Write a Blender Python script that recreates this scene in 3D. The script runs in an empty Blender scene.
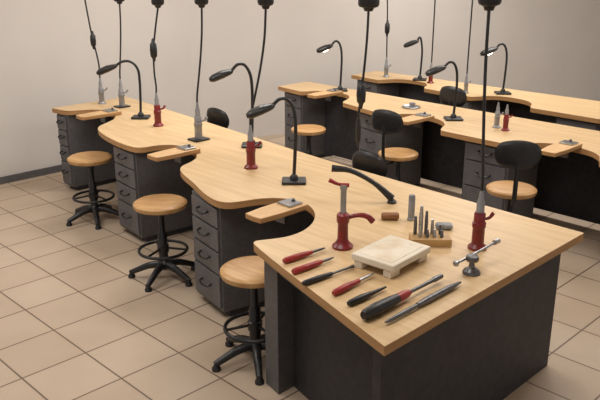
import bpy, bmesh, math
from mathutils import Vector, Matrix
T=0.88
scene=bpy.context.scene
scene.view_settings.view_transform='Standard'

# ---------------------------------------------------------------- materials
def srgb(r,g,b):
    def c(v):
        v/=255.0
        return v/12.92 if v<=0.04045 else ((v+0.055)/1.055)**2.4
    return (c(r),c(g),c(b),1)
def new_mat(name):
    m=bpy.data.materials.new(name); m.use_nodes=True
    return m,m.node_tree,m.node_tree.nodes['Principled BSDF']
def noise_mat(name,c1,c2,scale=(5,5,5),nscale=4.0,detail=4,rough=0.5,metal=0.0,bump=0.0,spec=0.5,lo=0.35,hi=0.65):
    m,nt,b=new_mat(name)
    tc=nt.nodes.new('ShaderNodeTexCoord'); mp=nt.nodes.new('ShaderNodeMapping')
    mp.inputs['Scale'].default_value=scale
    n=nt.nodes.new('ShaderNodeTexNoise'); n.inputs['Scale'].default_value=nscale; n.inputs['Detail'].default_value=detail
    r=nt.nodes.new('ShaderNodeValToRGB')
    r.color_ramp.elements[0].position=lo; r.color_ramp.elements[0].color=c1
    r.color_ramp.elements[1].position=hi; r.color_ramp.elements[1].color=c2
    nt.links.new(tc.outputs['Object'],mp.inputs['Vector']); nt.links.new(mp.outputs[0],n.inputs['Vector'])
    nt.links.new(n.outputs['Fac'],r.inputs['Fac']); nt.links.new(r.outputs[0],b.inputs['Base Color'])
    b.inputs['Roughness'].default_value=rough; b.inputs['Metallic'].default_value=metal
    b.inputs['Specular IOR Level'].default_value=spec
    return m
M={}
M['top']=noise_mat('bench_wood_top',srgb(197,166,123),srgb(211,181,138),(9,0.7,9),3,6,0.42,spec=0.35)
M['edge']=noise_mat('bench_wood_edge',srgb(162,122,80),srgb(182,140,94),(2,2,60),2,3,0.5,spec=0.3)
M['seat']=noise_mat('stool_wood',srgb(178,135,86),srgb(198,157,106),(14,1.5,4),3,5,0.4,spec=0.4)
M['pin']=noise_mat('bench_pin_wood',srgb(196,156,106),srgb(210,173,126),(1.5,16,16),3,5,0.5)
M['grey']=noise_mat('grey_steel_paint',srgb(84,82,83),srgb(92,90,91),(1,1,1),30,2,0.5,spec=0.4)
M['drawer']=noise_mat('drawer_steel_paint',srgb(90,88,90),srgb(98,96,98),(1,1,1),30,2,0.45,spec=0.4)
M['dark']=noise_mat('dark_steel_paint',srgb(50,49,52),srgb(58,57,60),(1,1,1),20,2,0.55,spec=0.3)
M['black']=noise_mat('black_plastic',srgb(24,24,26),srgb(32,32,34),(1,1,1),20,2,0.38)
M['blackm']=noise_mat('black_metal',srgb(30,30,32),srgb(40,40,42),(1,1,1),20,2,0.32,metal=0.3)
M['red']=noise_mat('dark_red_paint',srgb(108,26,30),srgb(132,34,38),(1,1,1),12,2,0.32)
M['redh']=noise_mat('red_handle',srgb(140,32,32),srgb(164,44,42),(1,1,1),12,2,0.35)
M['steel']=noise_mat('brushed_steel',srgb(150,150,152),srgb(190,190,192),(1,1,20),10,2,0.3,metal=0.9)
M['dsteel']=noise_mat('dark_steel',srgb(84,84,86),srgb(120,120,122),(1,1,20),10,2,0.35,metal=0.8)
M['silver']=noise_mat('grey_plastic',srgb(132,132,134),srgb(156,156,158),(1,1,1),10,2,0.4,metal=0.3)
M['block']=noise_mat('punch_block_wood',srgb(172,134,84),srgb(196,158,104),(3,20,20),3,4,0.5)
M['cream']=noise_mat('ceramic_soldering_board',srgb(212,200,180),srgb(225,215,197),(1,1,1),5,3,0.75)
M['tan']=noise_mat('scorched_board',srgb(210,192,166),srgb(224,214,196),(1,1,1),7,4,0.8,lo=0.38,hi=0.58)
M['cork']=noise_mat('brown_wood',srgb(128,86,54),srgb(160,112,72),(20,20,3),4,3,0.55)
M['stone']=noise_mat('grey_stone',srgb(112,114,118),srgb(160,162,164),(1,1,1),30,4,0.7)
M['wall']=noise_mat('painted_plaster',srgb(203,197,191),srgb(207,201,195),(1,1,1),1.2,3,0.85,spec=0.2)
M['ceil']=noise_mat('ceiling_paint',srgb(225,222,218),srgb(230,227,223),(1,1,1),1.2,3,0.9,spec=0.1)
m,nt,b=new_mat('lamp_bulb'); b.inputs['Emission Color'].default_value=(1,0.93,0.8,1); b.inputs['Emission Strength'].default_value=6; b.inputs['Base Color'].default_value=(1,.95,.9,1)
M['bulb']=m
m,nt,b=new_mat('ceramic_floor_tiles')
tc=nt.nodes.new('ShaderNodeTexCoord'); mp=nt.nodes.new('ShaderNodeMapping')
mp.inputs['Location'].default_value=(0.12,0.05,0)
br=nt.nodes.new('ShaderNodeTexBrick'); br.offset=0; br.squash=1
br.inputs['Scale'].default_value=1; br.inputs['Brick Width'].default_value=0.42; br.inputs['Row Height'].default_value=0.42
br.inputs['Mortar Size'].default_value=0.006; br.inputs['Mortar Smooth'].default_value=0.1
br.inputs['Color1'].default_value=srgb(193,174,153); br.inputs['Color2'].default_value=srgb(186,166,145)
br.inputs['Mortar'].default_value=srgb(112,93,77)
nz=nt.nodes.new('ShaderNodeTexNoise'); nz.inputs['Scale'].default_value=3; nz.inputs['Detail'].default_value=5
mx=nt.nodes.new('ShaderNodeMix'); mx.data_type='RGBA'; mx.blend_type='MULTIPLY'; mx.inputs[0].default_value=0.3
rp=nt.nodes.new('ShaderNodeValToRGB'); rp.color_ramp.elements[0].color=(0.75,0.72,0.7,1); rp.color_ramp.elements[1].color=(1,1,1,1); rp.color_ramp.elements[0].position=.3; rp.color_ramp.elements[1].position=.65
nt.links.new(tc.outputs['Object'],mp.inputs[0]); nt.links.new(mp.outputs[0],br.inputs['Vector']); nt.links.new(tc.outputs['Object'],nz.inputs['Vector'])
nt.links.new(nz.outputs['Fac'],rp.inputs[0]); nt.links.new(br.outputs['Color'],mx.inputs[6]); nt.links.new(rp.outputs[0],mx.inputs[7])
nt.links.new(mx.outputs[2],b.inputs['Base Color']); b.inputs['Roughness'].default_value=0.45; b.inputs['Specular IOR Level'].default_value=0.35
M['floor']=m

# ---------------------------------------------------------------- mesh helpers
def empty(name,loc=(0,0,0),rz=0.0,parent=None):
    e=bpy.data.objects.new(name,None); e.empty_display_size=0.1
    scene.collection.objects.link(e); e.location=loc; e.rotation_euler=(0,0,rz)
    if parent: e.parent=parent
    return e
def link(name,bm,mat,parent=None,smooth=False,loc=(0,0,0),rot=(0,0,0),bevel=0,seg=2):
    bmesh.ops.recalc_face_normals(bm,faces=bm.faces)
    me=bpy.data.meshes.new(name); bm.to_mesh(me); bm.free()
    for mm in (mat if isinstance(mat,list) else [mat]): me.materials.append(mm)
    o=bpy.data.objects.new(name,me); scene.collection.objects.link(o)
    o.location=loc; o.rotation_euler=rot
    if parent: o.parent=parent
    if smooth:
        for p in me.polygons: p.use_smooth=True
        try: me.set_sharp_from_angle(angle=math.radians(40))
        except Exception: pass
    if bevel:
        md=o.modifiers.new('bevel','BEVEL'); md.width=bevel; md.segments=seg; md.limit_method='ANGLE'; md.angle_limit=math.radians(40)
    return o
def box(name,c,s,mat,parent=None,rot=(0,0,0),bevel=0.003):
    bm=bmesh.new(); bmesh.ops.create_cube(bm,size=1)
    bmesh.ops.scale(bm,vec=Vector(s),verts=bm.verts)
    return link(name,bm,mat,parent,False,c,rot,bevel)
def lathe(name,prof,mat,parent=None,loc=(0,0,0),rot=(0,0,0),n=28,scale=(1,1,1)):
    bm=bmesh.new(); rings=[]
    for r,z in prof:
        if r<1e-5: rings.append([bm.verts.new((0,0,z*scale[2]))])
        else: rings.append([bm.verts.new((r*math.cos(2*math.pi*i/n)*scale[0],r*math.sin(2*math.pi*i/n)*scale[1],z*scale[2])) for i in range(n)])
    for a,b_ in zip(rings,rings[1:]):
        if len(a)==1 and len(b_)==1: continue
        for i in range(n):
            j=(i+1)%n
            if len(a)==1: bm.faces.new((a[0],b_[i],b_[j]))
            elif len(b_)==1: bm.faces.new((a[i],a[j],b_[0]))
            else: bm.faces.new((a[i],a[j],b_[j],b_[i]))
    if len(rings[0])>1: bm.faces.new(rings[0])
    if len(rings[-1])>1: bm.faces.new(rings[-1])
    return link(name,bm,mat,parent,True,loc,rot)
def catmull(pts,sub=6):
    P=[Vector(p) for p in pts]
    if len(P)<3: return P
    P=[P[0]*2-P[1]]+P+[P[-1]*2-P[-2]]; out=[]
    for i in range(1,len(P)-2):
        p0,p1,p2,p3=P[i-1:i+3]
        for k in range(sub):
            t=k/sub
            out.append(0.5*((2*p1)+(p2-p0)*t+(2*p0-5*p1+4*p2-p3)*t*t+(3*p1-p0-3*p2+p3)*t**3))
    out.append(P[-2]); return out
def tube(name,pts,r,mat,parent=None,loc=(0,0,0),rot=(0,0,0),n=12,sub=6,closed=False,flat=1.0):
    """swept tube; r is a number or list of radii per control point"""
    C=catmull(pts,sub) if not closed else [Vector(p) for p in pts]
    L=len(C)
    if isinstance(r,(int,float)): rr=[r]*L
    else:
        rr=[]
        for i in range(L):
            u=i/(L-1)*(len(r)-1); k=min(int(u),len(r)-2); rr.append(r[k]*(1-(u-k))+r[k+1]*(u-k))
    bm=bmesh.new(); rings=[]; nrm=None
    for i,p in enumerate(C):
        if closed: t=(C[(i+1)%L]-C[i-1]).normalized()
        else: t=(C[min(i+1,L-1)]-C[max(i-1,0)]).normalized()
        if nrm is None:
            a=Vector((0,0,1)) if abs(t.z)<0.9 else Vector((1,0,0))
            nrm=(a-t*a.dot(t)).normalized()
        else: nrm=(nrm-t*nrm.dot(t)).normalized()
        bn=t.cross(nrm)
        rings.append([bm.verts.new(p+(nrm*math.cos(2*math.pi*k/n)*flat+bn*math.sin(2*math.pi*k/n))*rr[i]) for k in range(n)])
    rng=range(L) if closed else range(L-1)
    for i in rng:
        a,b_=rings[i],rings[(i+1)%L]
        for k in range(n): bm.faces.new((a[k],a[(k+1)%n],b_[(k+1)%n],b_[k]))
    if not closed: bm.faces.new(rings[0]); bm.faces.new(rings[-1])
    return link(name,bm,mat,parent,True,loc,rot)
def ring(name,R,r,z,mat,parent):
    return tube(name,[(R*math.cos(a),R*math.sin(a),z) for a in [2*math.pi*i/36 for i in range(36)]],r,mat,parent,closed=True,n=10)
def prism(name,poly,z0,z1,mats,parent=None,bevel=0.004,loc=(0,0,0),rot=(0,0,0)):
    bm=bmesh.new()
    lo=[bm.verts.new((x,y,z0)) for x,y in poly]; hi=[bm.verts.new((x,y,z1)) for x,y in poly]
    n=len(poly)
    bm.faces.new(hi); bm.faces.new(lo[::-1])
    for i in range(n):
        f=bm.faces.new((lo[i],lo[(i+1)%n],hi[(i+1)%n],hi[i])); f.material_index=1 if isinstance(mats,list) else 0
    return link(name,bm,mats,parent,False,loc,rot,bevel)
def chaikin(pts,it=2):
    P=[(p[0],p[1],len(p)>2) for p in pts]
    for _ in range(it):
        Q=[]; n=len(P)
        for i,p in enumerate(P):
            if p[2]: Q.append(p); continue
            a=P[i-1]; c=P[(i+1)%n]
            Q.append((p[0]*.75+a[0]*.25,p[1]*.75+a[1]*.25,False)); Q.append((p[0]*.75+c[0]*.25,p[1]*.75+c[1]*.25,False))
        P=Q
    return [(p[0],p[1]) for p in P]

# ---------------------------------------------------------------- room
CH=3.3
box('floor',(5,3.5,-0.05),(22,18,0.1),M['floor'],bevel=0)
box('ceiling',(5,3.5,CH+0.05),(22,18,0.1),M['ceil'],bevel=0)
def wall(name,a,b,h=CH,th=0.15):
    ax,ay=a; bx,by=b; L=math.hypot(bx-ax,by-ay); ang=math.atan2(by-ay,bx-ax)
    nx,ny=-math.sin(ang),math.cos(ang)
    return box(name,((ax+bx)/2+nx*th/2,(ay+by)/2+ny*th/2,h/2),(L,th,h),M['wall'],None,(0,0,ang),0)
wall('wall_left',(-1.0,7.8),(5.79,7.8))
wall('wall_back',(5.79,7.8),(15.0,4.02))
box('baseboard_left',(2.4,7.79,0.04),(6.75,0.02,0.08),M['grey'])

# ---------------------------------------------------------------- benches
def pedestal(parent,cx,cy,w,d,rz,h=0.832,n=4,name='drawer_unit'):
    """front face looks along local -X"""
    e=empty(name,(cx,cy,0),rz,parent)
    box('cabinet_body',(d/2,0,0.05+(h-0.05)/2),(d,w,h-0.05),M['grey'],e)
    box('plinth',(d/2+0.02,0,0.025),(d-0.06,w-0.03,0.05),M['dark'],e)
    hs=[0.15,0.17,0.17,0.25] if n==4 else [0.16,0.24,0.34]
    z=h-0.02
    for i,hh in enumerate(hs):
        zc=z-hh/2
        box(f'drawer_front_{i+1}',(-0.008,0,zc),(0.018,w-0.04,hh-0.014),M['drawer'],e)
        hw=min(0.065,w*0.18)
        tube(f'drawer_pull_{i+1}',[(-0.017,-hw,zc+0.02),(-0.045,-hw*0.9,zc+0.01),(-0.05,0,zc-0.004),(-0.045,hw*0.9,zc+0.01),(-0.017,hw,zc+0.02)],0.008,M['black'],e,n=8)
        z-=hh
    return e

b1=empty('jewelers_workbench')
o1=[(2.12,1.63,1),(2.47,2.83),(2.52,2.89),(2.60,2.84),(2.72,2.79),(2.88,2.81),(3.05,2.91),(3.17,3.06),(3.2,3.2),(3.16,3.33),(3.06,3.42),(2.94,3.46),(2.84,3.50),(2.81,3.60),(2.86,3.79),(2.96,4.03),(3.04,4.28),(3.13,4.42),(3.28,4.47),(3.40,4.55),(3.50,4.72),(3.53,4.88),(3.49,5.03),(3.38,5.10),(3.25,5.11),(3.2,5.20),(3.22,5.5),(3.30,5.88),(3.40,6.08),(3.56,6.17),(3.72,6.28),(3.83,6.48),(3.86,6.68),(3.80,6.83),(3.66,6.9),(3.54,6.95),(3.52,7.2,1),(4.43,7.2,1),(4.21,5.12),(4.05,3.77),(4.0,2.84),(3.96,2.0),(3.95,1.63,1)]
prism('tabletop',chaikin(o1),T-0.048,T,[M['top'],M['edge']],b1,0.003)
pedestal(b1,2.89,3.80,0.42,0.62,math.radians(-11))
pedestal(b1,3.26,5.40,0.42,0.6,math.radians(-6))
pedestal(b1,3.56,7.07,0.22,0.6,0)
prism('modesty_panel',[(3.95,3.0),(4.0,3.77),(4.15,5.12),(4.33,7.1),(4.30,7.1),(4.12,5.12),(3.97,3.77),(3.92,3.0)],0.08,T-0.05,M['dark'],b1,0)
box('leg_frame_rear',(3.95,7.12,0.41),(0.7,0.04,0.82),M['grey'],b1)
prism('end_side_panel',[(2.235,1.72),(3.88,1.72),(3.88,1.76),(2.245,1.76)],0,T-0.048,M['dark'],b1,0.003)
prism('corner_post',[(2.215,1.715),(2.27,1.715),(2.285,1.775),(2.23,1.775)],0,T-0.048,M['dark'],b1,0.003)
prism('leg_panel',[(2.485,2.66),(2.62,2.66),(2.62,2.80),(2.515,2.80)],0,T-0.048,M['grey'],b1,0.004)
prism('inner_panel',[(2.40,1.76),(2.43,1.76),(2.64,2.67),(2.61,2.67)],0,T-0.048,M['dark'],b1,0.003)
prism('bay_side_panel',[(2.62,2.74),(3.92,2.74),(3.92,2.77),(2.62,2.77)],0,T-0.048,M['dark'],b1,0.003)
prism('rear_side_panel',[(3.85,1.76),(3.88,1.76),(3.93,2.74),(3.90,2.74)],0,T-0.048,M['dark'],b1,0.003)
prism('apron_rail',[(2.25,1.775),(2.29,1.775),(2.54,2.67),(2.50,2.67)],T-0.13,T-0.048,M['dark'],b1,0.003)

def interp(tab,y):
    tab=sorted(tab)
    if y<=tab[0][0]: return tab[0][1]
    for (a,b_),(c,d) in zip(tab,tab[1:]):
        if y<=c: return b_+(d-b_)*(y-a)/(c-a)
    return tab[-1][1]
def row(ftab,back_tab,y0,y1,bays,depth=0.33,hw=0.4,pw=0.46):
    e=empty('jewelers_workbench')
    pts=[(interp(ftab,y0),y0,1)]
    for yc in sorted(bays):
        for dy,dx in ((-hw-0.06,0),(-hw,0.0),(-hw+0.05,0.07),(-hw*0.72,0.22),(-hw*0.35,depth),(hw*0.35,depth),(hw*0.72,0.22),(hw-0.05,0.07),(hw,0),(hw+0.06,0)):
            y=yc+dy
            if y0<y<y1: pts.append((interp(ftab,y)+dx,y))
    pts.append((interp(ftab,y1),y1,1)); pts.append((interp(back_tab,y1),y1,1))
    pts.append((interp(back_tab,(y0+y1)/2),(y0+y1)/2)); pts.append((interp(back_tab,y0),y0,1))
    prism('tabletop',chaikin(pts),T-0.048,T,[M['top'],M['edge']],e,0.003)
    for yc in bays:
        a=yc+hw+0.03; bb=min(a+pw,y1-0.05)
        if bb-a>0.15:
            pedestal(e,interp(ftab,(a+bb)/2)+0.07,(a+bb)/2,bb-a,0.5,-math.atan((interp(ftab,bb)-interp(ftab,a))/(bb-a)),n=3)
    xb0=interp(back_tab,y0)-0.12; xb1=interp(back_tab,y1)-0.12
    prism('modesty_panel',[(xb0,y0+.08),(xb1,y1-.08),(xb1-.03,y1-.08),(xb0-.03,y0+.08)],0.06,T-0.05,M['dark'],e,0)
    return e
f2=[(0.8,5.45),(2.84,5.5),(3.75,5.54),(4.77,5.78),(5.56,5.98),(6.5,6.12)]
row(f2,[(0.8,6.5),(6.5,6.62)],0.8,6.5,[5.65,4.12,2.6,1.2])
f3=[(1.0,6.95),(3.68,7.08),(6.45,7.42)]
row(f3,[(1.0,7.95),(6.45,7.95)],1.0,6.45,[5.55,4.05,2.5])

# ---------------------------------------------------------------- bench pins
def bench_pin(x0,x1,y,rz=0):
    e=empty('bench_pin',(x1,y,T),rz)
    L=x1-x0
    poly=[(0.05,-0.085),(0.05,0.085),(-L*0.55,0.085),(-L,0.07),(-L-0.006,0.0),(-L,-0.07),(-L*0.55,-0.085)]
    prism('wooden_pin',poly,0.003,0.038,[M['pin'],M['edge']],e,0.005)
    box('anvil_plate',(-0.03,0,0.045),(0.11,0.12,0.014),M['steel'],e,bevel=0.004)
    lathe('clamp_screw',[(0.012,0),(0.012,0.012),(0.008,0.016),(0,0.016)],M['dsteel'],e,(0.0,0,0.052))
    box('clamp_jaw',(-0.11,0,-0.03),(0.02,0.09,0.066),M['dsteel'],e)
bench_pin(2.72,3.06,3.12)
bench_pin(3.08,3.44,4.71)
bench_pin(3.43,3.80,6.46)
bench_pin(5.83,6.22,5.65)
bench_pin(5.47,5.84,4.12)
bench_pin(5.38,5.78,2.6)

# ---------------------------------------------------------------- stools
def stool(x,y,rz=0.0,back=None,seat_z=0.63,name='workshop_stool',R=0.205):
    e=empty(name,(x,y,0),rz)
    zt=seat_z
    lathe('seat',[(0,zt-0.05),(R-0.03,zt-0.052),(R-0.008,zt-0.044),(R,zt-0.028),(R-0.002,zt-0.012),(R-0.016,zt-0.002),(R-0.04,zt),(0,zt-0.004)],M['seat'],e,n=48)
    lathe('seat_mount',[(0.09,zt-0.066),(0.09,zt-0.052),(0,zt-0.052)],M['black'],e)
    lathe('column',[(0.0,0.09),(0.036,0.09),(0.036,0.36),(0.03,0.37),(0.023,0.38),(0.023,zt-0.12),(0.034,zt-0.11),(0.038,zt-0.06),(0,zt-0.06)],M['black'],e)
    ring('foot_ring',0.185,0.012,0.235,M['blackm'],e)
    for i in range(3):
        a=i*2*math.pi/3+0.4
        tube(f'ring_spoke_{i+1}',[(0.03*math.cos(a),0.03*math.sin(a),0.25),(0.183*math.cos(a),0.183*math.sin(a),0.235)],0.009,M['blackm'],e,n=8)
    lathe('ring_hub',[(0.045,0.22),(0.045,0.275),(0.03,0.285)],M['black'],e)
    for i in range(5):
        a=i*2*math.pi/5+0.2; c,s=math.cos(a),math.sin(a)
        tube(f'base_leg_{i+1}',[(0.02*c,0.02*s,0.115),(0.12*c,0.12*s,0.10),(0.21*c,0.21*s,0.065),(0.27*c,0.27*s,0.04)],[0.03,0.027,0.023,0.02],M['black'],e,n=10)
        lathe(f'glide_{i+1}',[(0,0),(0.028,0),(0.028,0.018),(0.016,0.034),(0.014,0.055),(0,0.055)],M['black'],e,(0.26*c,0.26*s,0),n=14)
    lathe('base_hub',[(0.0,0.075),(0.045,0.08),(0.05,0.13),(0.036,0.15),(0,0.15)],M['black'],e)
    if back is not None:
        h=empty('backrest',(0,0,0),back-rz,e)
        tube('back_stem',[(0.02,0,zt-0.075),(0.2,0,zt-0.08),(0.255,0,zt-0.03),(0.27,0,zt+0.12),(0.265,0,zt+0.3)],[0.018]*5,M['black'],h,flat=0.6)
        bm=bmesh.new(); nu,nv=16,10; W,Hh=0.175,0.115
        for side in (0,1):
            g=[]
            for i in range(nu+1):
                for j in range(nv+1):
                    u=-1+2*i/nu; v=-1+2*j/nv
                    yy=W*u*math.sqrt(max(0,1-0.42*v*v)); zz=Hh*v*math.sqrt(max(0,1-0.42*u*u))
                    edge=max(abs(u),abs(v)); th=0.022*math.sqrt(max(0,1-edge**4))
                    xx=0.25-0.9*yy*yy+(th if side==0 else -th)
                    g.append(bm.verts.new((xx,yy,zt+0.33+zz)))
            for i in range(nu):
                for j in range(nv):
                    a_=i*(nv+1)+j
                    bm.faces.new((g[a_],g[a_+1],g[a_+nv+2],g[a_+nv+1]))
        bmesh.ops.remove_doubles(bm,verts=bm.verts,dist=0.0005)
        link('back_pad',bm,M['black'],h,True)
    return e
stool(3.27,6.03,0.3)
stool(2.97,4.47,0.9)
stool(2.645,3.035,0.1)
stool(5.55,5.42,0.5,R=0.19)
stool(5.42,4.10,0.2,back=math.pi+0.1,R=0.19)
stool(5.18,2.77,0.6,back=math.radians(214),R=0.2)
stool(6.95,4.39,0.6,back=math.pi,R=0.19,seat_z=0.62)
stool(4.66,5.58,0.6,back=math.pi,R=0.19,seat_z=0.54)
stool(4.40,3.43,0.6,back=math.pi,R=0.19,seat_z=0.545)

# ---------------------------------------------------------------- desk lamps
def desk_lamp(x,y,ang,reach=0.24,h=0.6,lit=False):
    e=empty('desk_lamp',(x,y,T),ang)
    box('base',(0,0,0.011),(0.17,0.15,0.022),M['black'],e,bevel=0.009)
    lathe('base_collar',[(0.03,0.02),(0.028,0.045),(0.014,0.06),(0,0.06)],M['black'],e)
    tube('gooseneck',[(0,0,0.04),(-0.008,0,h*0.35),(-0.012,0,h*0.66),(0.0,0,h*0.86),(reach*0.25,0,h*0.975),(reach*0.6,0,h*0.985),(reach*0.95,0,h*0.9)],0.0125,M['black'],e,sub=8)
    zt=h*0.9
    tube('shade',[(reach*0.85,0,zt+0.022),(reach*0.95,0,zt+0.002),(reach+0.06,0,zt-0.022),(reach+0.13,0,zt-0.052),(reach+0.16,0,zt-0.066)],[0.018,0.044,0.066,0.062,0.034],M['black'],e,n=20,flat=0.5)
    if lit:
        lathe('bulb',[(0,-0.012),(0.032,-0.006),(0.036,0.0),(0,0.0)],M['bulb'],e,(reach+0.055,0,zt-0.053),(0,math.radians(30),0))
A=math.radians(135)
desk_lamp(3.46,3.52,A,0.16,0.60)
desk_lamp(3.93,4.50,A,0.17,0.69)
desk_lamp(3.90,6.11,A,0.23,0.56)
desk_lamp(6.42,5.75,A,0.12,0.58,True)
desk_lamp(7.72,5.55,math.radians(120),0.06,0.54)
desk_lamp(6.01,3.90,A,0.13,0.56)
desk_lamp(7.60,4.29,A,0.13,0.57,True)

# ---------------------------------------------------------------- flex shaft tools
def holder(e,x,y,mat,s=1.0,square=False):
    e=empty('handpiece_holder',(x,y,T),0,e); e.scale=(s,s,s)
    if square: box('foot_plate',(0,0,0.008),(0.15,0.13,0.016),M['blackm'],e,bevel=0.004)
    else: lathe('foot',[(0,0),(0.052,0),(0.052,0.012),(0.044,0.02),(0.034,0.03)],mat,e)
    lathe('post',[(0,0.01),(0.034,0.012),(0.033,0.12),(0.037,0.125),(0.037,0.15),(0.031,0.155),(0.031,0.20),(0.026,0.21),(0,0.21)],mat,e)
    lathe('handpiece',[(0,0.2),(0.022,0.2),(0.022,0.26),(0.017,0.275),(0.014,0.29),(0.009,0.33),(0,0.33)],M['silver'],e)
    tube('clamp_lever',[(0.03,-0.01,0.165),(0.05,-0.03,0.172),(0.062,-0.045,0.20)],[0.009,0.009,0.012],mat,e,n=8)
    return e
def flex_tool(x,y,ztop,px,py,mat=None,s=1.0,square=False,bead=None,hz=0.33,bow=0.0,big=1.0,free=False,beads=1.0):
    e=empty('flex_shaft_tool',(0,0,0))
    lathe('ceiling_canopy',[(0,CH-0.03),(0.03,CH-0.028),(0.045,CH-0.01),(0.045,CH),(0,CH)],M['silver'],e,(x,y,0),n=18)
    if ztop is not None:
        lathe('motor_body',[(0,0),(0.022,0),(0.03,0.02),(0.052,0.03),(0.058,0.045),(0.058,0.17),(0.048,0.185),(0.02,0.19),(0,0.19)],M['black'],e,(x,y,ztop),n=24,scale=(big,big,1))
        tube('hanger_cord',[(x,y,ztop+0.18),(x+0.01,y,2.7),(x,y,CH-0.02)],0.006,M['black'],e,n=8)
        z1=ztop+0.01
    else: z1=CH-0.02
    if not free: holder(e,px,py,mat,s,square)
    hz=0.33*s if not free else hz
    zb=T+hz; k=z1-zb; dx,dy=px-x,py-y
    pts=[(x,y,z1),(x+dx*0.1+bow*0.7,y+dy*0.1-bow*0.7,z1-k*0.25),(x+dx*0.35+bow,y+dy*0.35-bow,z1-k*0.5),(x+dx*0.7+bow*0.6,y+dy*0.7-bow*0.6,z1-k*0.75),(x+dx*0.96,y+dy*0.96,zb+k*0.08),(px,py,zb-0.01)]
    tube('flexible_shaft',pts,0.0085,M['black'],e,n=8,sub=8)
    if bead:
        p=min(catmull(pts,12),key=lambda q:abs(q.z-bead))
        lathe('inline_coupling',[(0,-0.11),(0.012,-0.10),(0.017,-0.07),(0.03,-0.055),(0.034,0),(0.03,0.055),(0.017,0.07),(0.012,0.10),(0,0.11)],M['black'],e,tuple(p),n=16,scale=(beads,beads,beads))
    if free:
        lathe('grip',[(0,-0.21),(0.006,-0.21),(0.01,-0.18),(0.017,-0.16),(0.018,-0.05),(0.012,0.0),(0,0.0)],M['black'],e,(px,py,zb))
flex_tool(3.295,1.975,2.14,3.31,1.94,M['red'],1.0)
flex_tool(3.58,3.92,2.04,3.49,4.01,M['red'],1.0)
flex_tool(3.81,4.95,1.99,3.75,4.99,M['silver'],1.0,True)
flex_tool(3.89,5.69,1.95,3.82,5.70,M['red'],0.95,bead=1.57,bow=-0.03)
flex_tool(4.12,6.70,1.93,4.07,6.72,M['silver'],0.9,True)
flex_tool(3.98,7.06,None,4.02,7.04,M['silver'],0.85,bead=1.56,bow=-0.05,beads=0.9)
flex_tool(3.93,3.275,2.04,3.915,3.325,bead=1.47,hz=0.42,big=1.25,free=True)
flex_tool(7.63,5.32,None,7.63,5.32,M['red'],0.8)
flex_tool(7.50,6.08,None,7.62,6.02,M['silver'],0.8,bead=1.50,bow=0.03)
flex_tool(7.35,4.62,None,7.34,4.62,M['silver'],0.7)
for (x,y,mt) in ((5.95,3.30,'red'),(6.00,3.42,'silver')):
    e=empty('handpiece_stand',(x,y,T)); h=holder(e,0,0,M[mt],0.72); h.location=(0,0,0)

# ---------------------------------------------------------------- near bench items
e=empty('bench_vise',(2.80,2.47,T))
lathe('foot',[(0,0),(0.058,0),(0.058,0.012),(0.048,0.022),(0.036,0.034),(0.03,0.05)],M['red'],e)
lathe('post',[(0,0.03),(0.03,0.04),(0.028,0.14),(0.035,0.15),(0.035,0.19),(0.024,0.20),(0,0.2)],M['red'],e)
tube('handle_arm',[(0,0,0.165),(0.05,-0.05,0.185),(0.09,-0.09,0.18),(0.115,-0.115,0.15)],[0.013,0.012,0.016,0.018],M['red'],e)
lathe('spindle',[(0,0.19),(0.016,0.19),(0.016,0.33),(0.02,0.335),(0.02,0.36),(0,0.36)],M['silver'],e)
tube('top_lever',[(0.02,-0.02,0.355),(-0.02,0.02,0.362),(-0.055,0.055,0.385)],[0.012,0.009,0.013],M['redh'],e)
e=empty('flexible_arm_handle',(3.5,2.85,T))
tube('curved_grip',[(-0.14,0.22,0.215),(-0.06,0.12,0.20),(0.02,0.0,0.13),(0.09,-0.10,0.03)],[0.024,0.017,0.016,0.026],M['black'],e)
lathe('grip_foot',[(0,0),(0.03,0),(0.03,0.012),(0.012,0.03),(0,0.03)],M['black'],e,(0.09,-0.10,0))
e=empty('soldering_board',(2.815,2.145,T),math.radians(4))
box('board',(0,0,0.058),(0.35,0.26,0.036),M['cream'],e,bevel=0.006)
box('scorched_inlay',(0,0,0.0762),(0.29,0.20,0.003),M['tan'],e,bevel=0.001)
for i,(sx,sy) in enumerate(((-1,-1),(-1,1),(1,-1),(1,1))):
    box(f'foot_{i+1}',(sx*0.13,sy*0.09,0.021),(0.08,0.05,0.042),M['cream'],e,bevel=0.006)
e=empty('punch_block',(3.185,2.165,T),math.radians(-45))
box('wood_block',(0,0,0.022),(0.22,0.12,0.044),M['block'],e,bevel=0.003)
for i,(px,py,hh,r) in enumerate([(-0.08,0.03,0.11,0.010),(-0.05,0.03,0.17,0.012),(-0.02,0.03,0.14,0.010),(0.015,0.03,0.09,0.010),(0.06,0.03,0.06,0.010),(-0.06,-0.02,0.07,0.010),(-0.02,-0.02,0.05,0.010),(0.02,-0.02,0.05,0.010),(0.06,-0.02,0.045,0.010)]):
    lathe(f'punch_{i+1}',[(0,0.03),(r,0.03),(r,hh*0.7+0.03),(r*0.8,hh+0.02),(r*0.7,hh+0.04),(0,hh+0.04)],M['steel'] if i%2 else M['dsteel'],e,(px,py,0),n=14)
e=empty('ring_mandrel_stand',(3.42,2.47,T))
lathe('tube_body',[(0,0),(0.024,0),(0.024,0.01),(0.02,0.014),(0.02,0.15),(0.014,0.16),(0,0.16)],M['silver'],e)
e=empty('wooden_dowel',(3.33,2.56,T+0.024),math.radians(-45))
lathe('dowel',[(0,-0.055),(0.018,-0.053),(0.024,-0.042),(0.024,0.042),(0.018,0.053),(0,0.055)],M['cork'],e,rot=(0,math.pi/2,0))
e=empty('polishing_stone',(3.43,2.24,T),math.radians(-50))
box('stone',(0,0,0.018),(0.10,0.06,0.035),M['stone'],e,bevel=0.014)
e=empty('chasing_hammer',(3.0,1.78,T))
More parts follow.
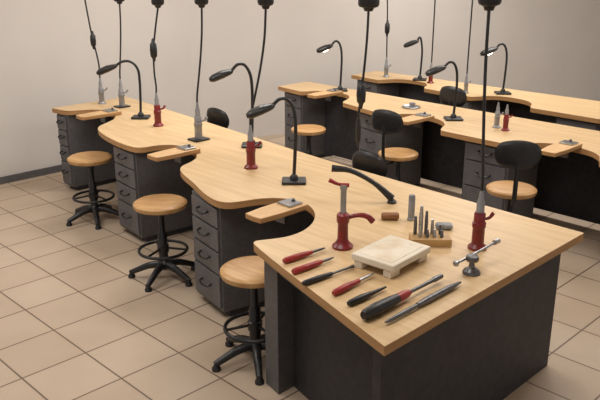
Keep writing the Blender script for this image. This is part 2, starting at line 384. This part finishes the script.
lathe('round_foot',[(0,0),(0.045,0),(0.045,0.01),(0.038,0.02),(0.016,0.035),(0.013,0.06),(0.03,0.068),(0.034,0.08),(0.03,0.095),(0,0.1)],M['dsteel'],e)
tube('rod',[(-0.10,0.03,0.075),(0.05,0.02,0.085),(0.24,0.01,0.10)],[0.007,0.008,0.007],M['steel'],e)
lathe('rod_ball',[(0,-0.016),(0.012,-0.012),(0.016,0),(0.012,0.012),(0,0.016)],M['steel'],e,(-0.10,0.03,0.075))
lathe('rod_end',[(0,-0.02),(0.014,-0.02),(0.014,0.02),(0,0.02)],M['steel'],e,(0.24,0.01,0.10),(0,math.pi/2,0))

def hand_tool(name,x0,y0,x1,y1,prof_handle,mh,prof_shaft,ms):
    """tool lying along its axis; profiles are (u,r) with u in 0..1 of length"""
    L=math.hypot(x1-x0,y1-y0); ang=math.atan2(y1-y0,x1-x0)
    rm=max(r for _,r in prof_handle+prof_shaft)
    e=empty(name,(x0,y0,T),ang)
    lathe('handle',[(0,prof_handle[0][0]*L)]+[(r,u*L) for u,r in prof_handle]+[(0,prof_handle[-1][0]*L)],mh,e,(0,0,rm),(0,math.pi/2,0),n=20)
    lathe('shaft',[(0,prof_shaft[0][0]*L)]+[(r,u*L) for u,r in prof_shaft]+[(0,prof_shaft[-1][0]*L)],ms,e,(0,0,rm),(0,math.pi/2,0),n=16)
    return e,L,rm
hand_tool('graver',2.41,2.53,2.69,2.50,[(0,.011),(.04,.016),(.3,.018),(.55,.014),(.68,.010)],M['redh'],[(.66,.008),(.9,.007),(1,.004)],M['dsteel'])
hand_tool('graver',2.35,2.40,2.63,2.38,[(0,.012),(.04,.017),(.3,.017),(.6,.014),(.70,.010)],M['redh'],[(.68,.008),(.9,.007),(1,.003)],M['dsteel'])
hand_tool('needle_file',2.29,2.27,2.62,2.235,[(0,.010),(.04,.014),(.3,.015),(.55,.011)],M['black'],[(.5,.010),(.62,.006),(.92,.007),(1,.010)],M['dsteel'])
hand_tool('graver',2.31,2.09,2.62,2.10,[(0,.010),(.05,.016),(.28,.018),(.5,.013),(.62,.011)],M['redh'],[(.6,.009),(.85,.008),(1,.004)],M['steel'])
hand_tool('burnisher',2.28,1.97,2.54,1.96,[(0,.010),(.05,.015),(.35,.017),(.6,.012)],M['black'],[(.58,.011),(.8,.009),(1,.005)],M['black'])
fr,L,rm=hand_tool('screwdriver',2.22,1.83,2.81,1.83,[(0,.018),(.03,.026),(.16,.030),(.34,.026),(.42,.021)],M['black'],[(.50,.012),(.56,.009),(.86,.010),(.9,.014),(1,.012)],M['dsteel'])
lathe('red_ferrule',[(0,0.24),(0.022,0.24),(0.021,0.30),(0.014,0.33),(0,0.33)],M['redh'],fr,(0,0,rm),(0,math.pi/2,0),n=20)
hand_tool('flat_file',2.26,1.74,2.84,1.74,[(0,.004),(.05,.009),(.3,.011),(.42,.008)],M['dsteel'],[(.4,.012),(.5,.016),(.85,.015),(1,.006)],M['dsteel'])
e=empty('steel_dish',(6.2,4.55,T))
lathe('dish',[(0,0),(0.09,0),(0.10,0.012),(0.095,0.014),(0.085,0.006),(0,0.005)],M['steel'],e)
lathe('dish_cup',[(0,0.005),(0.03,0.006),(0.032,0.05),(0,0.05)],M['silver'],e,(0.02,0,0),n=18)

# ---------------------------------------------------------------- lights
def area(name,loc,sx,sy,power,col=(1,0.965,0.92),rot=(0,0,0)):
    l=bpy.data.lights.new(name,'AREA'); l.shape='RECTANGLE'; l.size=sx; l.size_y=sy; l.energy=power; l.color=col
    o=bpy.data.objects.new(name,l); scene.collection.objects.link(o); o.location=loc; o.rotation_euler=rot
for (x,y,p) in ((1.6,2.6,38),(1.8,5.6,52),(4.8,2.2,46),(4.8,5.6,74),(8.0,2.0,55),(8.0,4.8,76)):
    area('ceiling_light',(x,y,CH-0.03),1.4,1.4,p)
w=bpy.data.worlds.new('world'); scene.world=w; w.use_nodes=True
w.node_tree.nodes['Background'].inputs[0].default_value=(1,0.97,0.94,1)
w.node_tree.nodes['Background'].inputs[1].default_value=0.58

# ---------------------------------------------------------------- camera
cd=bpy.data.cameras.new('camera'); co=bpy.data.objects.new('camera',cd); scene.collection.objects.link(co)
th=math.atan(245/732)
co.location=(0,0,2.4); co.rotation_euler=(math.pi/2-th,0,math.radians(-45))
cd.sensor_width=36; cd.lens=36*732/600; cd.clip_start=0.05
scene.camera=co
